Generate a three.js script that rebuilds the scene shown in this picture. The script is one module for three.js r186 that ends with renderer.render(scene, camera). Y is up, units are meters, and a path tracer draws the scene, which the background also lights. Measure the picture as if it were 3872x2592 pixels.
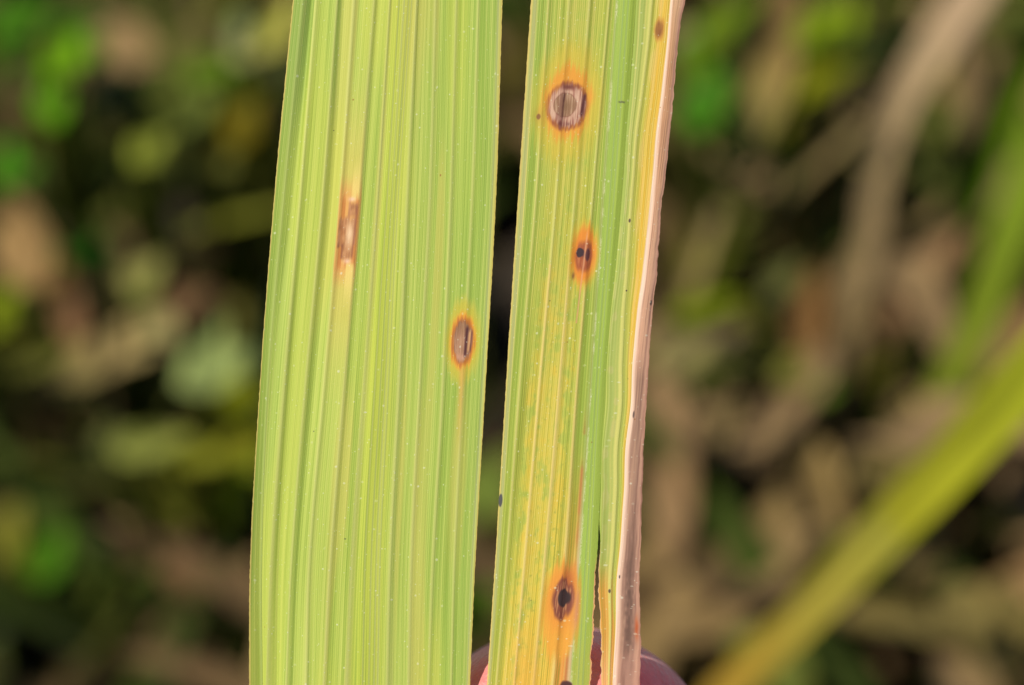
import * as THREE from 'three';
import { mergeGeometries } from 'three/addons/utils/BufferGeometryUtils.js';
import { MarchingCubes } from 'three/addons/objects/MarchingCubes.js';

// ------------------------------------------------------------------ camera, sky, sun, exposure
const S = 62e-3 / 3872;            // metres per photograph pixel in the plane of the two held leaf blades
const D0 = 0.22;                   // camera to that plane
const PITCH = 50 * Math.PI / 180;  // the camera looks down onto the ground
const CAM_H = 0.36;
const scene = new THREE.Scene();
const camera = new THREE.PerspectiveCamera(2 * Math.atan(2592 * S / 2 / D0) * 180 / Math.PI, 3872 / 2592, 0.01, 1000);
camera.position.set(0, CAM_H, 0);
camera.rotation.x = -PITCH;
camera.focus = D0;
camera.userData.fStop = 21;
scene.add(camera);
const RIGHT = new THREE.Vector3(1, 0, 0), UPV = new THREE.Vector3(0, Math.cos(PITCH), -Math.sin(PITCH)), BACK = new THREE.Vector3(0, Math.sin(PITCH), Math.cos(PITCH));

const renderer = new THREE.WebGLRenderer({ antialias: true });
renderer.toneMapping = THREE.LinearToneMapping;
renderer.toneMappingExposure = 1.66;
renderer.shadowMap.enabled = true;

const SUN = new THREE.Vector3().addScaledVector(RIGHT, -0.47).addScaledVector(UPV, 0.42).addScaledVector(BACK, 0.77).normalize();
const sun = new THREE.DirectionalLight(0xfff3e0, 4.6);
sun.position.copy(SUN).multiplyScalar(2).add(new THREE.Vector3(0, 0.1, -0.25));
sun.target.position.set(0, 0.1, -0.25);
sun.castShadow = true;
sun.shadow.mapSize.set(4096, 4096);
Object.assign(sun.shadow.camera, { left: -0.6, right: 0.6, top: 0.6, bottom: -0.6, near: 0.5, far: 4 });
scene.add(sun, sun.target);

{ // clear blue sky with a brighter horizon and a soft glow round the sun
  const w = 256, h = 128, d = new Float32Array(w * h * 4), v = new THREE.Vector3();
  for (let j = 0; j < h; j++) for (let i = 0; i < w; i++) {
    const lat = ((j + 0.5) / h - 0.5) * Math.PI, lon = ((i + 0.5) / w - 0.5) * 2 * Math.PI;
    v.set(Math.cos(lat) * Math.cos(lon), Math.sin(lat), Math.cos(lat) * Math.sin(lon));
    const e = Math.max(0, v.y), hz = Math.pow(1 - e, 3), glow = Math.pow(Math.max(0, v.dot(SUN)), 40) * 0.5;
    const c = [0.14 + 0.26 * hz + glow, 0.21 + 0.22 * hz + glow * 0.95, 0.36 + 0.10 * hz + glow * 0.85];
    for (let k = 0; k < 3; k++) d[(j * w + i) * 4 + k] = c[k] * 0.75;
    d[(j * w + i) * 4 + 3] = 1;
  }
  const sky = new THREE.DataTexture(d, w, h, THREE.RGBAFormat, THREE.FloatType);
  sky.mapping = THREE.EquirectangularReflectionMapping;
  sky.magFilter = sky.minFilter = THREE.LinearFilter;
  sky.needsUpdate = true;
  scene.background = sky; scene.environment = sky;
}

// ------------------------------------------------------------------ helpers
let seed = 12345;
const rnd = () => { seed = (seed + 0x6D2B79F5) | 0; let t = Math.imul(seed ^ (seed >>> 15), 1 | seed); t = (t + Math.imul(t ^ (t >>> 7), 61 | t)) ^ t; return ((t ^ (t >>> 14)) >>> 0) / 4294967296; };
const rr = (a, b) => a + (b - a) * rnd();
const clamp = (x, a = 0, b = 1) => Math.min(b, Math.max(a, x));
const ss = (a, b, x) => { const t = clamp((x - a) / (b - a)); return t * t * (3 - 2 * t); };
const hash = (i, j) => { let h = Math.imul(i | 0, 374761393) + Math.imul(j | 0, 668265263) | 0; h = Math.imul(h ^ (h >>> 13), 1274126177); return ((h ^ (h >>> 16)) >>> 0) / 4294967296; };
const noise = (x, y) => { const i = Math.floor(x), j = Math.floor(y), f = x - i, g = y - j, a = f * f * (3 - 2 * f), b = g * g * (3 - 2 * g); return (hash(i, j) * (1 - a) + hash(i + 1, j) * a) * (1 - b) + (hash(i, j + 1) * (1 - a) + hash(i + 1, j + 1) * a) * b; };
const lin = (c) => c.map((x) => { x /= 255; return x <= 0.04045 ? x / 12.92 : Math.pow((x + 0.055) / 1.055, 2.4); });
const names = {};
const numbered = (n) => { const k = names[n] = (names[n] ?? -1) + 1; return k ? `${n}_${String(k).padStart(3, '0')}` : n; };
function top(o, name, label, category, group, kind) {
  o.name = numbered(name);
  o.userData = {};
  if (label) o.userData.label = label;
  if (category) o.userData.category = category;
  if (group) o.userData.group = group;
  if (kind) o.userData.kind = kind;
  scene.add(o);
  return o;
}
function part(parent, name, geo, mat, label) {
  const m = new THREE.Mesh(geo, mat); m.name = name; m.castShadow = m.receiveShadow = true;
  if (label) m.userData.label = label;
  parent.add(m);
  return m;
}
/** The point that stands D metres from the camera behind the photograph's pixel (in a 2342 x 1568 copy of it). */
const Q = 3872 / 2342;
const at = (px, py, D) => camera.position.clone().addScaledVector(BACK, -D).addScaledVector(RIGHT, (px * Q - 1936) * S * D / D0).addScaledVector(UPV, (1296 - py * Q) * S * D / D0);
const pxSize = (px, D) => px * Q * S * D / D0;

// ------------------------------------------------------------------ the two held blades
// A blade is a sheet drawn along tracks (margins, veins, furrows). Each track has its place across the blade and its relief at five heights.
const KEYS = [0, 740, 1440, 2140, 2592];
function curve(vals, y) { // smooth through the five keys, straight beyond
  if (y <= KEYS[0]) return vals[0] + (vals[1] - vals[0]) / 740 * (y - KEYS[0]);
  if (y >= 2592) return vals[4] + (vals[4] - vals[3]) / 452 * (y - 2592);
  let i = 0; while (y > KEYS[i + 1]) i++;
  const h = KEYS[i + 1] - KEYS[i], t = (y - KEYS[i]) / h;
  const sl = (k) => (vals[k + 1] - vals[k]) / (KEYS[k + 1] - KEYS[k]);
  const m = (k) => k === 0 ? sl(0) : k === 4 ? sl(3) : (sl(k - 1) + sl(k)) / 2;
  const t2 = t * t, t3 = t2 * t;
  return (2 * t3 - 3 * t2 + 1) * vals[i] + (t3 - 2 * t2 + t) * h * m(i) + (-2 * t3 + 3 * t2) * vals[i + 1] + (t3 - t2) * h * m(i + 1);
}
const lerpKeys = (vals, y) => { y = clamp(y, 0, 2592); let i = 0; while (i < 3 && y > KEYS[i + 1]) i++; const t = ss(0, 1, (y - KEYS[i]) / (KEYS[i + 1] - KEYS[i])); return vals[i] + (vals[i + 1] - vals[i]) * t; };

const LX = { L: [1107, 1036, 983, 945, 942], R: [1900, 1876, 1837, 1797, 1777] };
const frac = (f) => f.map((u, k) => LX.L[k] + u * (LX.R[k] - LX.L[k]));
const LEFT = [ // [name, places, relief]
  ['L', LX.L, [0, 0, 3, 12, 14]],
  ['v1', frac([.048, .042, .034, .05, .058]), [2, 2, 0, -4, -6]],
  ['c1', frac([.092, .085, .062, .062, .067]), [-20, -9, -4, -2, -2]],
  ['v2', frac([.107, .118, .108, .092, .076]), [3, 3, 4, 4, 3]],
  ['c2', frac([.132, .138, .13, .122, .118]), [-5, -5, -8, -9, -12]],
  ['v3', frac([.211, .219, .202, .182, .166]), [3, 3, 3, 3, 3]],
  ['c3', frac([.239, .255, .236, .212, .198]), [-11, -12, -9, -6, -6]],
  ['v4', frac([.292, .298, .285, .262, .256]), [2, 2, 2, 2, 2]],
  ['c4', frac([.311, .317, .303, .28, .275]), [-6, -5, -4, -5, -4]],
  ['v5', frac([.387, .382, .373, .355, .337]), [2, 2, 2, 2, 2]],
  ['c5', frac([.407, .402, .393, .375, .36]), [-8, -8, -6, -5, -5]],
  ['v6', frac([.463, .467, .461, .45, .439]), [2, 2, 2, 2, 2]],
  ['c6', frac([.474, .481, .482, .475, .466]), [-6, -8, -9, -10, -10]],
  ['ml', frac([.488, .493, .492, .49, .49]), [1, 1, 1, 1, 1]],
  ['mr', frac([.572, .562, .575, .582, .585]), [0, 0, 0, -2, -2]],
  ['v7', frac([.589, .60, .616, .62, .624]), [3, 3, 3, 4, 4]],
  ['c7', frac([.604, .618, .636, .642, .647]), [-3, -4, -5, -6, -6]],
  ['v8', frac([.68, .70, .707, .714, .72]), [2, 2, 2, 2, 2]],
  ['c8', frac([.694, .715, .722, .73, .738]), [-3, -3, -4, -4, -4]],
  ['v9', frac([.78, .796, .81, .81, .81]), [2, 2, 2, 2, 2]],
  ['c9', frac([.793, .81, .824, .825, .826]), [-3, -3, -3, -3, -3]],
  ['v10', frac([.884, .891, .898, .906, .914]), [2, 2, 2, 2, 2]],
  ['c10', frac([.898, .905, .912, .92, .928]), [-2, -2, -2, -2, -2]],
  ['R', LX.R, [0, 0, 0, 0, 0]],
];
const off = (a, d) => a.map((x, k) => x + (Array.isArray(d) ? d[k] : d));
const RV = { v1: [2074, 2026, 1965, 1913, 1875], v2: [2152, 2102, 2041, 1982, 1943], v3: [2229, 2173, 2116, 2057, 2016], v4: [2303, 2241, 2182, 2133, 2088], ml: [2329, 2279, 2234, 2187, 2153], mr: [2406, 2350, 2293, 2256, 2233] };
const RIGHTB = [
  ['L', [2008, 1959, 1914, 1871, 1841], [0, 0, 0, 0, 0]],
  ['v1', RV.v1, [3, 3, 3, 3, 3]], ['c1', off(RV.v1, 15), [-4, -3, -3, -3, -3]],
  ['v2', RV.v2, [2, 2, 2, 2, 2]], ['c2', off(RV.v2, 15), [-4, -3, -3, -3, -3]],
  ['v3', RV.v3, [2, 2, 2, 2, 2]], ['c3', off(RV.v3, 17), [-7, -5, -5, -5, -5]],
  ['v4', RV.v4, [2, 2, 2, 2, 2]], ['c4', off(RV.v4, [17, 17, 19, 19, 18]), [-10, -8, -10, -9, -6]],
  ['ml', RV.ml, [2, 2, 2, 2, 2]], ['me', off(RV.mr, -18), [1, 1, 1, 1, 1]],
  ['mr', RV.mr, [-6, -6, -6, -3, -2]],
];
const RIGHTC = [ // the strip right of the split, with the dried, rolled margin
  ['sl', [2406, 2350, 2293, 2266, 2276], [-6, -6, -6, -3, 0]],
  ['c5', [2420, 2363, 2304, 2272, 2281], [2, 2, 2, 1, 1]],
  ['v5', [2465, 2385, 2350, 2314, 2303], [3, 3, 3, 2, 2]],
  ['c6', [2476, 2398, 2362, 2322, 2308], [-3, -3, -3, -4, -3]],
  ['fold', [2536, 2458, 2390, 2338, 2316], [0, 0, -2, -4, -4]],
  ['tan', [2548, 2478, 2408, 2362, 2337], [7, 8, 8, 8, 8]],
  ['tm', [2566, 2496, 2432, 2398, 2388], [4, 4, 3, 2, 2]],
  ['R', [2581, 2508, 2451, 2421, 2422], [-3, -4, -5, -5, -4]],
];

class Blade {
  constructor(tracks, relief, ragL = 0, ragR = 0) {
    this.relief = relief;
    this.t = tracks; this.W = tracks.map((t) => t[1][1]);
    this.w0 = this.W[0]; this.w1 = this.W[this.W.length - 1];
    this.rag = [ragL, ragR];
  }
  w(name) { return this.W[this.t.findIndex((t) => t[0] === name)]; }
  places(y) { if (this.lastY !== y) { this.lastY = y; this.lastX = this.t.map((t) => curve(t[1], y)); this.lastZ = this.t.map((t) => lerpKeys(t[2], y)); } return this.lastX; }
  seg(w) { let i = 0; while (i < this.W.length - 2 && w > this.W[i + 1]) i++; return i; }
  x(w, y) { const X = this.places(y), i = this.seg(w), t = (w - this.W[i]) / (this.W[i + 1] - this.W[i]); return X[i] + (X[i + 1] - X[i]) * t; }
  inv(x, y) { const X = this.places(y); let i = 0; while (i < X.length - 2 && x > X[i + 1]) i++; return this.W[i] + (this.W[i + 1] - this.W[i]) * (x - X[i]) / (X[i + 1] - X[i]); }
  zRaw(w, y) { this.places(y); const i = this.seg(clamp(w, this.w0, this.w1)), t = clamp((w - this.W[i]) / (this.W[i + 1] - this.W[i])); return this.lastZ[i] + (this.lastZ[i + 1] - this.lastZ[i]) * t; }
  z(w, y, amp = 1) {
    let z = 0; for (const d of [-8, -4, 0, 4, 8]) z += this.zRaw(w + d, y) / 5;
    z *= this.relief;
    for (let i = 0; i < this.t.length; i++) if (this.t[i][0][0] === 'v') z += 1.1 * Math.exp(-(((w - this.W[i]) / 5) ** 2));
    z += 6 * (noise(w / 130 + 3, y / 520) - 0.5) + 1.4 * (noise(w / 34, y / 300 + 9) - 0.5);
    return z * amp;
  }
}
const blades = { left: new Blade(LEFT, 1.1), main: new Blade(RIGHTB, 0.85, 0, 1), strip: new Blade(RIGHTC, 0.85, 1, 0) };

// ---- what the surface is coloured like (sRGB as the eye names it; the materials scale it to real reflectance)
const mix = (c, d, t) => { t = clamp(t); c[0] += (d[0] - c[0]) * t; c[1] += (d[1] - c[1]) * t; c[2] += (d[2] - c[2]) * t; };
const stops = (list, x) => { let i = 0; while (i < list.length - 2 && x > list[i + 1][0]) i++; const t = clamp((x - list[i][0]) / (list[i + 1][0] - list[i][0])), a = list[i][1], b = list[i + 1][1]; return [a[0] + (b[0] - a[0]) * t, a[1] + (b[1] - a[1]) * t, a[2] + (b[2] - a[2]) * t]; };
const gauss = (d, s) => Math.exp(-((d / s) ** 2));
/** fibre-like variation that runs along the blade */
const fibre = (w, y, p) => noise(w / p + 17 * p, y / (p * 130)) - 0.5;
/** radius of a spot in its own units, its edge frayed along the fibres */
const spot = (dw, dy, a, b, fray = 0.16, w = 0) => Math.hypot(dw / a, dy / b) + fray * 2 * (noise(w / 7 + .4 * noise(w / 3, dy / 30), 7 + dy / 160) - 0.5) * (0.4 + Math.min(1, Math.abs(dy) / b));

// lesions: place in the photograph, half width and half height of the dead tissue and of the discoloured halo
const LESIONS = {
  left: [
    { id: 'long', x: 1313, y: 876, a: 35, b: 112, ha: 46, hb: 180, label: 'long narrow brown lesion with pale centre' },
    { id: 'oval', x: 1749, y: 1292, a: 41, b: 80, ha: 57, hb: 122, label: 'oval grey-brown lesion with dark seam and orange halo' },
  ],
  main: [
    { id: 'ring', x: 2144, y: 402, a: 73, b: 86, ha: 96, hb: 150, label: 'large round ringed lesion with pale pink ring and grey centre' },
    { id: 'dark', x: 2207, y: 964, a: 31, b: 52, ha: 50, hb: 118, label: 'small lesion with purple black spot in an orange halo' },
    { id: 'core', x: 2128, y: 2262, a: 33, b: 76, ha: 62, hb: 150, label: 'black-centred brown lesion in a broad orange zone' },
    { id: 'tiny', x: 2036, y: 442, a: 9, b: 11, label: 'tiny brown spot' },
    { id: 'low', x: 2146, y: 2592, a: 13, b: 16, label: 'dark brown spot at the very bottom' },
    { id: 'edge', x: 1893, y: 1893, a: 10, b: 23, label: 'slate blue black spot on the left margin' },
  ],
  strip: [{ id: 'smudge', x: 2489, y: 112, a: 18, b: 38, label: 'brown smudge beside the dried margin' }],
};
for (const [k, list] of Object.entries(LESIONS)) for (const l of list) l.w = blades[k].inv(l.x, l.y);
const L = Object.fromEntries(Object.values(LESIONS).flat().map((l) => [l.id, l]));

function paintLeft(w, y) {
  const B = blades.left, u = (w - B.w0) / (B.w1 - B.w0);
  const c = stops([[0, [140, 172, 60]], [.05, [158, 190, 72]], [.14, [172, 204, 80]], [.3, [182, 208, 84]], [.45, [176, 202, 76]], [.5, [188, 208, 62]], [.56, [188, 206, 66]], [.6, [174, 199, 82]], [.75, [164, 195, 76]], [.9, [148, 187, 66]], [.965, [150, 186, 72]], [.985, [184, 202, 110]], [1, [200, 196, 105]]], u);
  mix(c, [128, 172, 74], 0.55 * ss(0.13, 0.06, u) * ss(900, 100, y));
  const f = fibre(w, y, 4) * 0.9 + fibre(w, y, 6.5) * 0.8 + fibre(w, y, 13) * 0.5 + .3 * Math.sin(w * .95 + 2 * noise(w / 30, y / 800));
  mix(c, f > 0 ? [214, 226, 116] : [116, 154, 34], Math.abs(f) * 0.8);
  mix(c, [212, 200, 96], 0.5 * ss(0.55, 0.85, noise(w / 34 + 5, y / 900)) * ss(.15, .3, u));
  mix(c, [206, 216, 70], 0.35 * ss(0.5, 0.8, noise(w / 90, y / 700 + 4)));
  for (let i = 0; i < B.t.length; i++) if (B.t[i][0][0] === 'v') mix(c, i < 3 ? [184, 208, 112] : [220, 228, 136], 0.68 * gauss(w - B.W[i], 6.5));
  const ml = B.w('ml'), mr = B.w('mr');
  for (const q of [.2, .5, .74, .92]) mix(c, [158, 172, 118], 0.55 * gauss(w - ml - q * (mr - ml) - 3 * noise(1, y / 400), 2.4));
  mix(c, [222, 200, 108], ss(B.w0 + 7, B.w0 + 2, w) * 0.9);
  mix(c, [206, 186, 92], ss(B.w1 - 6, B.w1 - 1, w) * 0.9);
  mix(c, [150, 168, 120], 0.6 * gauss(w - B.w1 + 15, 3));
  { // long lesion between two veins
    const l = L.long, dw = w - l.w + (y - l.y) * 0.0, dy = y - l.y, fr = 15 * (noise(w / 6, 3 + y / 240) - 0.5); if (Math.abs(dy) < 800 && Math.abs(dw) < 230) {
    const col = ss(-44, -36, dw) * ss(46, 38, dw);
    const band = ss(700, 120, Math.abs(dy - 20)) * ss(-46, -30, dw) * ss(44, 34, dw);
    mix(c, [228, 206, 104], 0.75 * band);
    mix(c, [236, 170, 92], 0.85 * col * ss(230, 120, Math.abs(dy) + fr));
    mix(c, [244, 226, 130], 0.75 * ss(0, 10, dw) * ss(40, 32, dw) * (ss(110, 130, dy) * ss(320, 150, dy) + ss(-110, -130, dy) * ss(-300, -150, dy)));
    mix(c, [206, 120, 52], 0.55 * col * ss(150, 110, Math.abs(dy) + fr * 2) * ss(.35, .6, noise(w / 4, y / 300)));
    const inA = ss(-6, 0, dw) * ss(36, 30, dw) * ss(-122, -96, dy + fr * .8) * ss(-44, -70, dy) + ss(-38, -31, dw) * ss(34, 30, dw) * ss(-64, -40, dy + fr) * ss(62, 48, dy + fr) + ss(-18, -13, dw) * ss(28, 22, dw) * ss(40, 60, dy) * ss(116, 92, dy + fr * .8);
    const br = [172, 112, 68]; mix(br, [206, 150, 104], noise(w / 7, y / 20)); mix(br, [132, 78, 48], .45 * ss(.5, .85, noise(w / 6, y / 30 + 8)));
    mix(c, br, clamp(inA) * (.72 + .26 * noise(w / 4, y / 22)));
    mix(c, [248, 214, 170], 0.95 * gauss(dw - 9, 15) * gauss(dy - 10, 46) * ss(-10, -4, dw));
    mix(c, [130, 72, 48], 0.5 * gauss(dw - 27 + dy * .03, 4) * ss(112, 90, Math.abs(dy)));
    mix(c, [110, 58, 44], 0.5 * gauss(dw + 15, 4) * ss(40, 54, dy) * ss(110, 96, dy));
    mix(c, [248, 214, 196], 0.7 * gauss(dw - 8, 14) * (gauss(dy + 122, 9) + gauss(dy - 112, 10)));
  } }
  { // oval lesion
    const l = L.oval, dw = w - l.w, dy = y - l.y; if (Math.abs(dy) < 640 && Math.abs(dw) < 230) {
    const h = spot(dw, dy, 58, 128, .1, w), o = spot(dw, dy, 52, 104, .1, w), k = spot(dw, dy, 40, 79, .1, w);
    mix(c, [214, 198, 66], 0.8 * ss(1.45, .95, h)); mix(c, [240, 172, 50], 0.95 * ss(1.15, .85, o));
    mix(c, [222, 178, 84], 0.75 * gauss(dw - 4, 12) * ss(60, 120, dy) * ss(520, 150, dy));
    mix(c, [196, 116, 46], .9 * ss(1.32, .95, k + .2 * (noise(w / 4.5, y / 50) - .5)));
    const br = [164, 120, 90]; mix(br, [196, 154, 124], noise(w / 4, y / 34)); mix(br, [140, 104, 70], ss(-10, -60, dy) * .5); mix(br, [214, 162, 134], ss(36, 60, dy) * .7);
    mix(br, [110, 62, 50], ss(.6, .8, noise(w / 3.6, y / 60 + 3)) * .6); mix(br, [150, 96, 60], .4 * ss(.78, .98, k));
    mix(c, br, 0.96 * ss(1.08, .84, k + .2 * (noise(w / 4, y / 24) - .5)));
    mix(c, [84, 40, 44], 0.92 * gauss(dw - 14 + dy * .04, 6) * ss(66, 44, Math.abs(dy)));
    mix(c, [236, 180, 122], 0.9 * gauss(dw - 25 + dy * .05, 4.5) * ss(48, 30, Math.abs(dy)));
    mix(c, [100, 52, 44], 0.7 * gauss(dw - 33 + dy * .05, 3.4) * ss(50, 30, Math.abs(dy)));
  } }
  return c;
}

function paintRight(w, y, B, strip) {
  const b0 = blades.main.w0;
  let c;
  const yel = ss(300, 2300, y);
  if (!strip) {
    const v1 = 2026, v4 = 2241;
    const g1 = stops([[0, [168, 184, 62]], [740, [184, 190, 66]], [1150, [200, 196, 74]], [1600, [214, 202, 72]], [2592, [230, 208, 72]]], y);
    const g2 = stops([[0, [170, 186, 56]], [900, [176, 186, 56]], [1700, [188, 194, 62]], [2100, [208, 194, 66]], [2592, [230, 194, 70]]], y);
    const g3 = stops([[0, [132, 168, 44]], [1650, [140, 172, 48]], [2000, [190, 168, 52]], [2300, [226, 150, 62]], [2592, [230, 158, 66]]], y);
    const lg = stops([[0, [140, 178, 60]], [1200, [146, 180, 56]], [2592, [172, 188, 58]]], y);
    c = stops([[b0, [200, 202, 116]], [b0 + 24, [186, 196, 110]], [b0 + 32, lg], [v1 - 4, lg], [v1 + 26, [(lg[0] + g1[0]) / 2, (lg[1] + g1[1]) / 2, (lg[2] + g1[2]) / 2]], [2085, g1], [2200, g1], [v4 - 16, g2], [v4 + 12, g3], [2270, g3], [2281, [166, 188, 118]], [2288, [156, 196, 76]], [2326, [164, 200, 74]], [2350, [150, 182, 60]]], w);
    mix(c, [172, 188, 70], .7 * ss(2281, 2288, w) * ss(2250, 2592, y));
    // blotchy yellowing and green islands
    const n = noise(w / 22 + 3, y / 52) * .45 + noise(w / 60, y / 190 + 2) * .3 + noise(w / 9 + 1, y / 17) * .25, zone = ss(2034, 2070, w) * ss(2268, 2215, w);
    mix(c, [234, 198, 58], .6 * ss(.5, .75, n) * zone * ss(500, 1500, y));
    mix(c, [152, 182, 58], .72 * ss(.5, .26, n) * zone);
    mix(c, [128, 142, 44], .45 * ss(.74, .98, noise(w / 13, y / 22 + 5) * .75 + .25 * noise(w / 5, y / 7)) * zone * ss(600, 1300, y));
  } else {
    const ow = stops([[0, 62], [740, 62], [1440, 44], [2000, 18], [2592, 8]].map(([a, b]) => [a, [b, 0, 0]]), y)[0], f = 2458;
    c = stops([[2350, [148, 182, 58]], [2362, [160, 184, 92]], [2385, [172, 192, 86]], [2400, [176, 198, 84]], [f, [190, 200, 74]]], w);
    mix(c, [196, 190, 130], .5 * ss(.5, .75, noise(w / 9, y / 40)) * ss(2352, 2360, w) * ss(2392, 2376, w) * ss(200, 900, y) * ss(2400, 1800, y));
    mix(c, [212, 204, 78], .8 * ss(f - ow - 30, f - ow + 12, w)); mix(c, [244, 194, 64], .92 * ss(f - ow * .72 - 10, f - ow * .72 + 16, w + 10 * (noise(w / 5, y / 110) - .5)));
    mix(c, [246, 206, 130], .5 * ss(.5, .8, noise(w / 12, y / 120)) * ss(f - ow, f - ow + 10, w));
    const orange = ss(2100, 2250, y) * ss(2440 + 40 * ss(2250, 2480, y), 2370 + 60 * ss(2250, 2450, y), w);
    mix(c, [236, 158, 60], .9 * orange);
    mix(c, [238, 178, 128], .75 * ss(2380, 2560, y) * ss(2455, 2380, w));
  }
  const f = fibre(w, y, 4) * 0.9 + fibre(w, y, 6.5) * 0.8 + fibre(w, y, 14) * 0.45 + .3 * Math.sin(w * .95 + 2 * noise(w / 30, y / 800));
  const soft = !strip && w > 2281 ? .35 : 1;
  mix(c, f > 0 ? [232, 218, 118] : [130, 140, 30], Math.abs(f) * 0.86 * soft);
  for (let i = 0; i < B.t.length; i++) if (B.t[i][0][0] === 'v') mix(c, y > 1000 && !strip && i > 2 ? [246, 224, 132] : [226, 226, 126], 0.95 * gauss(w - B.W[i], 5.6));
  if (!strip) {
    mix(c, [226, 204, 112], ss(b0 + 9, b0 + 3, w) * .9);
    for (const q of [13, 19]) mix(c, [150, 166, 124], .55 * gauss(w - b0 - q, 2.2));
    mix(c, [212, 218, 170], .75 * gauss(w - 2284, 4.5) * ss(.3, .6, noise(3, y / 40)) * ss(.2, .5, noise(w / 2, y / 5)));
    for (const q of [.42, .68]) mix(c, [138, 168, 120], .5 * gauss(w - 2281 - q * 60, 2.6));
    mix(c, [192, 118, 62], .8 * gauss(w - 2272, 4) * ss(1500, 1750, y) * ss(.25, .5, noise(2, y / 70)));
    mix(c, [222, 196, 150], .8 * gauss(w - 2277, 3.5) * ss(1700, 2200, y));
    mix(c, [236, 176, 120], ss(2343, 2347, w) * ss(2080, 2200, y));
    if (y > 900) mix(c, [238, 178, 66], .5 * gauss(w - 2140, 55) * ss(2250, 2592, y));
  } else {
    mix(c, [226, 184, 134], ss(2357, 2352, w) * ss(2030, 2120, y));
    if (w > 2450) { // the dried margin; brown below also paints the side turned from the sun
      const s = noise(w / 3.2 + y * .006, y / 300) * .7 + .3 * noise(w / 2, y / 60), d = stops([[0, [226, 182, 140]], [260, [206, 152, 108]], [900, [226, 176, 142]], [1330, [222, 172, 142]], [1440, [172, 134, 112]], [2592, [184, 142, 122]]], y);
      const t = stops([[2456, [238, 196, 140]], [2459, [250, 228, 206]], [2468 + 7 * (noise(9, y / 160) - .5), [244, 212, 188]], [2478, d], [2494, d], [2503, [212, 162, 138]], [2508, [188, 138, 116]]], w);
      mix(t, s > .5 ? [236, 190, 152] : [110, 74, 60], Math.abs(s - .5) * (w > 2474 ? 1.1 : .5));
      mix(t, [122, 92, 78], .75 * gauss(w - 2489, 9) * ss(1900, 2250, y) * ss(2500, 2420, y) * (.5 + noise(w / 3, y / 16)));
      mix(t, [196, 84, 34], .8 * gauss(w - 2502, 3) * gauss(y - 2376, 42));
      mix(c, t, ss(2453, 2459, w));
    }
    { const l = L.smudge, k = spot(w - l.w, y - l.y, 17, 40, .2, w); mix(c, [206, 140, 60], .6 * ss(1.5, .9, k)); mix(c, [140, 84, 44], .85 * ss(1.1, .5, k) * (.6 + .5 * noise(w / 4, y / 20))); }
    for (const [x, yy, a, b] of [[2462, 1146, 4, 12], [2394, 1568, 5, 16], [2345, 2182, 3, 8], [2308, 2236, 4, 9], [2292, 790, 6, 7], [2370, 1100, 4, 4], [2378, 835, 5, 9]]) { const q = blades.strip.inv(x, yy); mix(c, [84, 66, 60], .85 * ss(1.1, .5, Math.hypot((w - q) / a, (y - yy) / b))); }
    return c;
  }
  { // ringed lesion
    const l = L.ring, dw = w - l.w, dy = y - l.y, up = dy < 0 ? 1 : 1.12; if (Math.abs(dy) < 330 && Math.abs(dw) < 230) {
    const h = spot(dw, dy + 10, 104, 185, .1, w), o = spot(dw, dy + 12, 90, 134, .12, w), k = spot(dw, dy, 70, 84, .065, w), p = spot(dw + 8, dy + 4, 42, 45, .03, w);
    mix(c, [222, 196, 66], .7 * ss(1.55, .9, h)); mix(c, [238, 164, 54], .95 * ss(1.2, .8, o + .2 * (noise(w / 5, y / 60) - .5)));
    mix(c, [150, 80, 52], (.35 + .65 * noise(w / 4.2, y / 80 + 3)) * ss(1.22, 1.0, k));
    const pk = [216, 174, 150]; mix(pk, [158, 100, 86], ss(.3, .85, noise(w / 3.2, y / 60))); mix(pk, [232, 200, 172], .4 * gauss(p - 1.18 + .2 * (noise(w / 5, y / 22) - .5), .22) * (.5 + noise(w / 3.4, y / 40)));
    mix(c, pk, .96 * ss(1.06, .86, k + .16 * (noise(w / 4, y / 30) - .5)));
    const gr = [156, 116, 86]; mix(gr, [204, 168, 138], ss(.4, .9, noise(w / 3.4, y / 60))); mix(gr, [138, 104, 70], gauss(Math.hypot(dw + 2, dy), 26) * .7);
    mix(c, gr, .95 * ss(1.03, .95, p)); mix(c, [128, 84, 62], .45 * gauss(p - 1, .05));
    mix(c, [92, 48, 40], .8 * gauss(dw + 13 + dy * .05 + 3 * noise(5, y / 25), 3.4) * ss(62, 40, Math.abs(dy)) * (.5 + noise(2, y / 14)));
    mix(c, [120, 76, 66], .5 * gauss(dw + 24 + dy * .05, 8) * ss(60, 40, Math.abs(dy)));
    mix(c, [92, 42, 44], .9 * gauss(dw - 58 + dy * .1, 7) * ss(52, 30, Math.abs(dy + 4)));
    mix(c, [110, 50, 40], .85 * gauss(Math.hypot((dw - 4) / 26, (dy + 72) / 12), .9));
    mix(c, [96, 40, 36], .9 * gauss(Math.hypot((dw + 22) / 10, (dy - 66) / 18), .9));
    mix(c, [110, 66, 60], .6 * gauss(Math.hypot((dw - 8) / 9, (dy - 68) / 8), .9));
  } }
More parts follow.
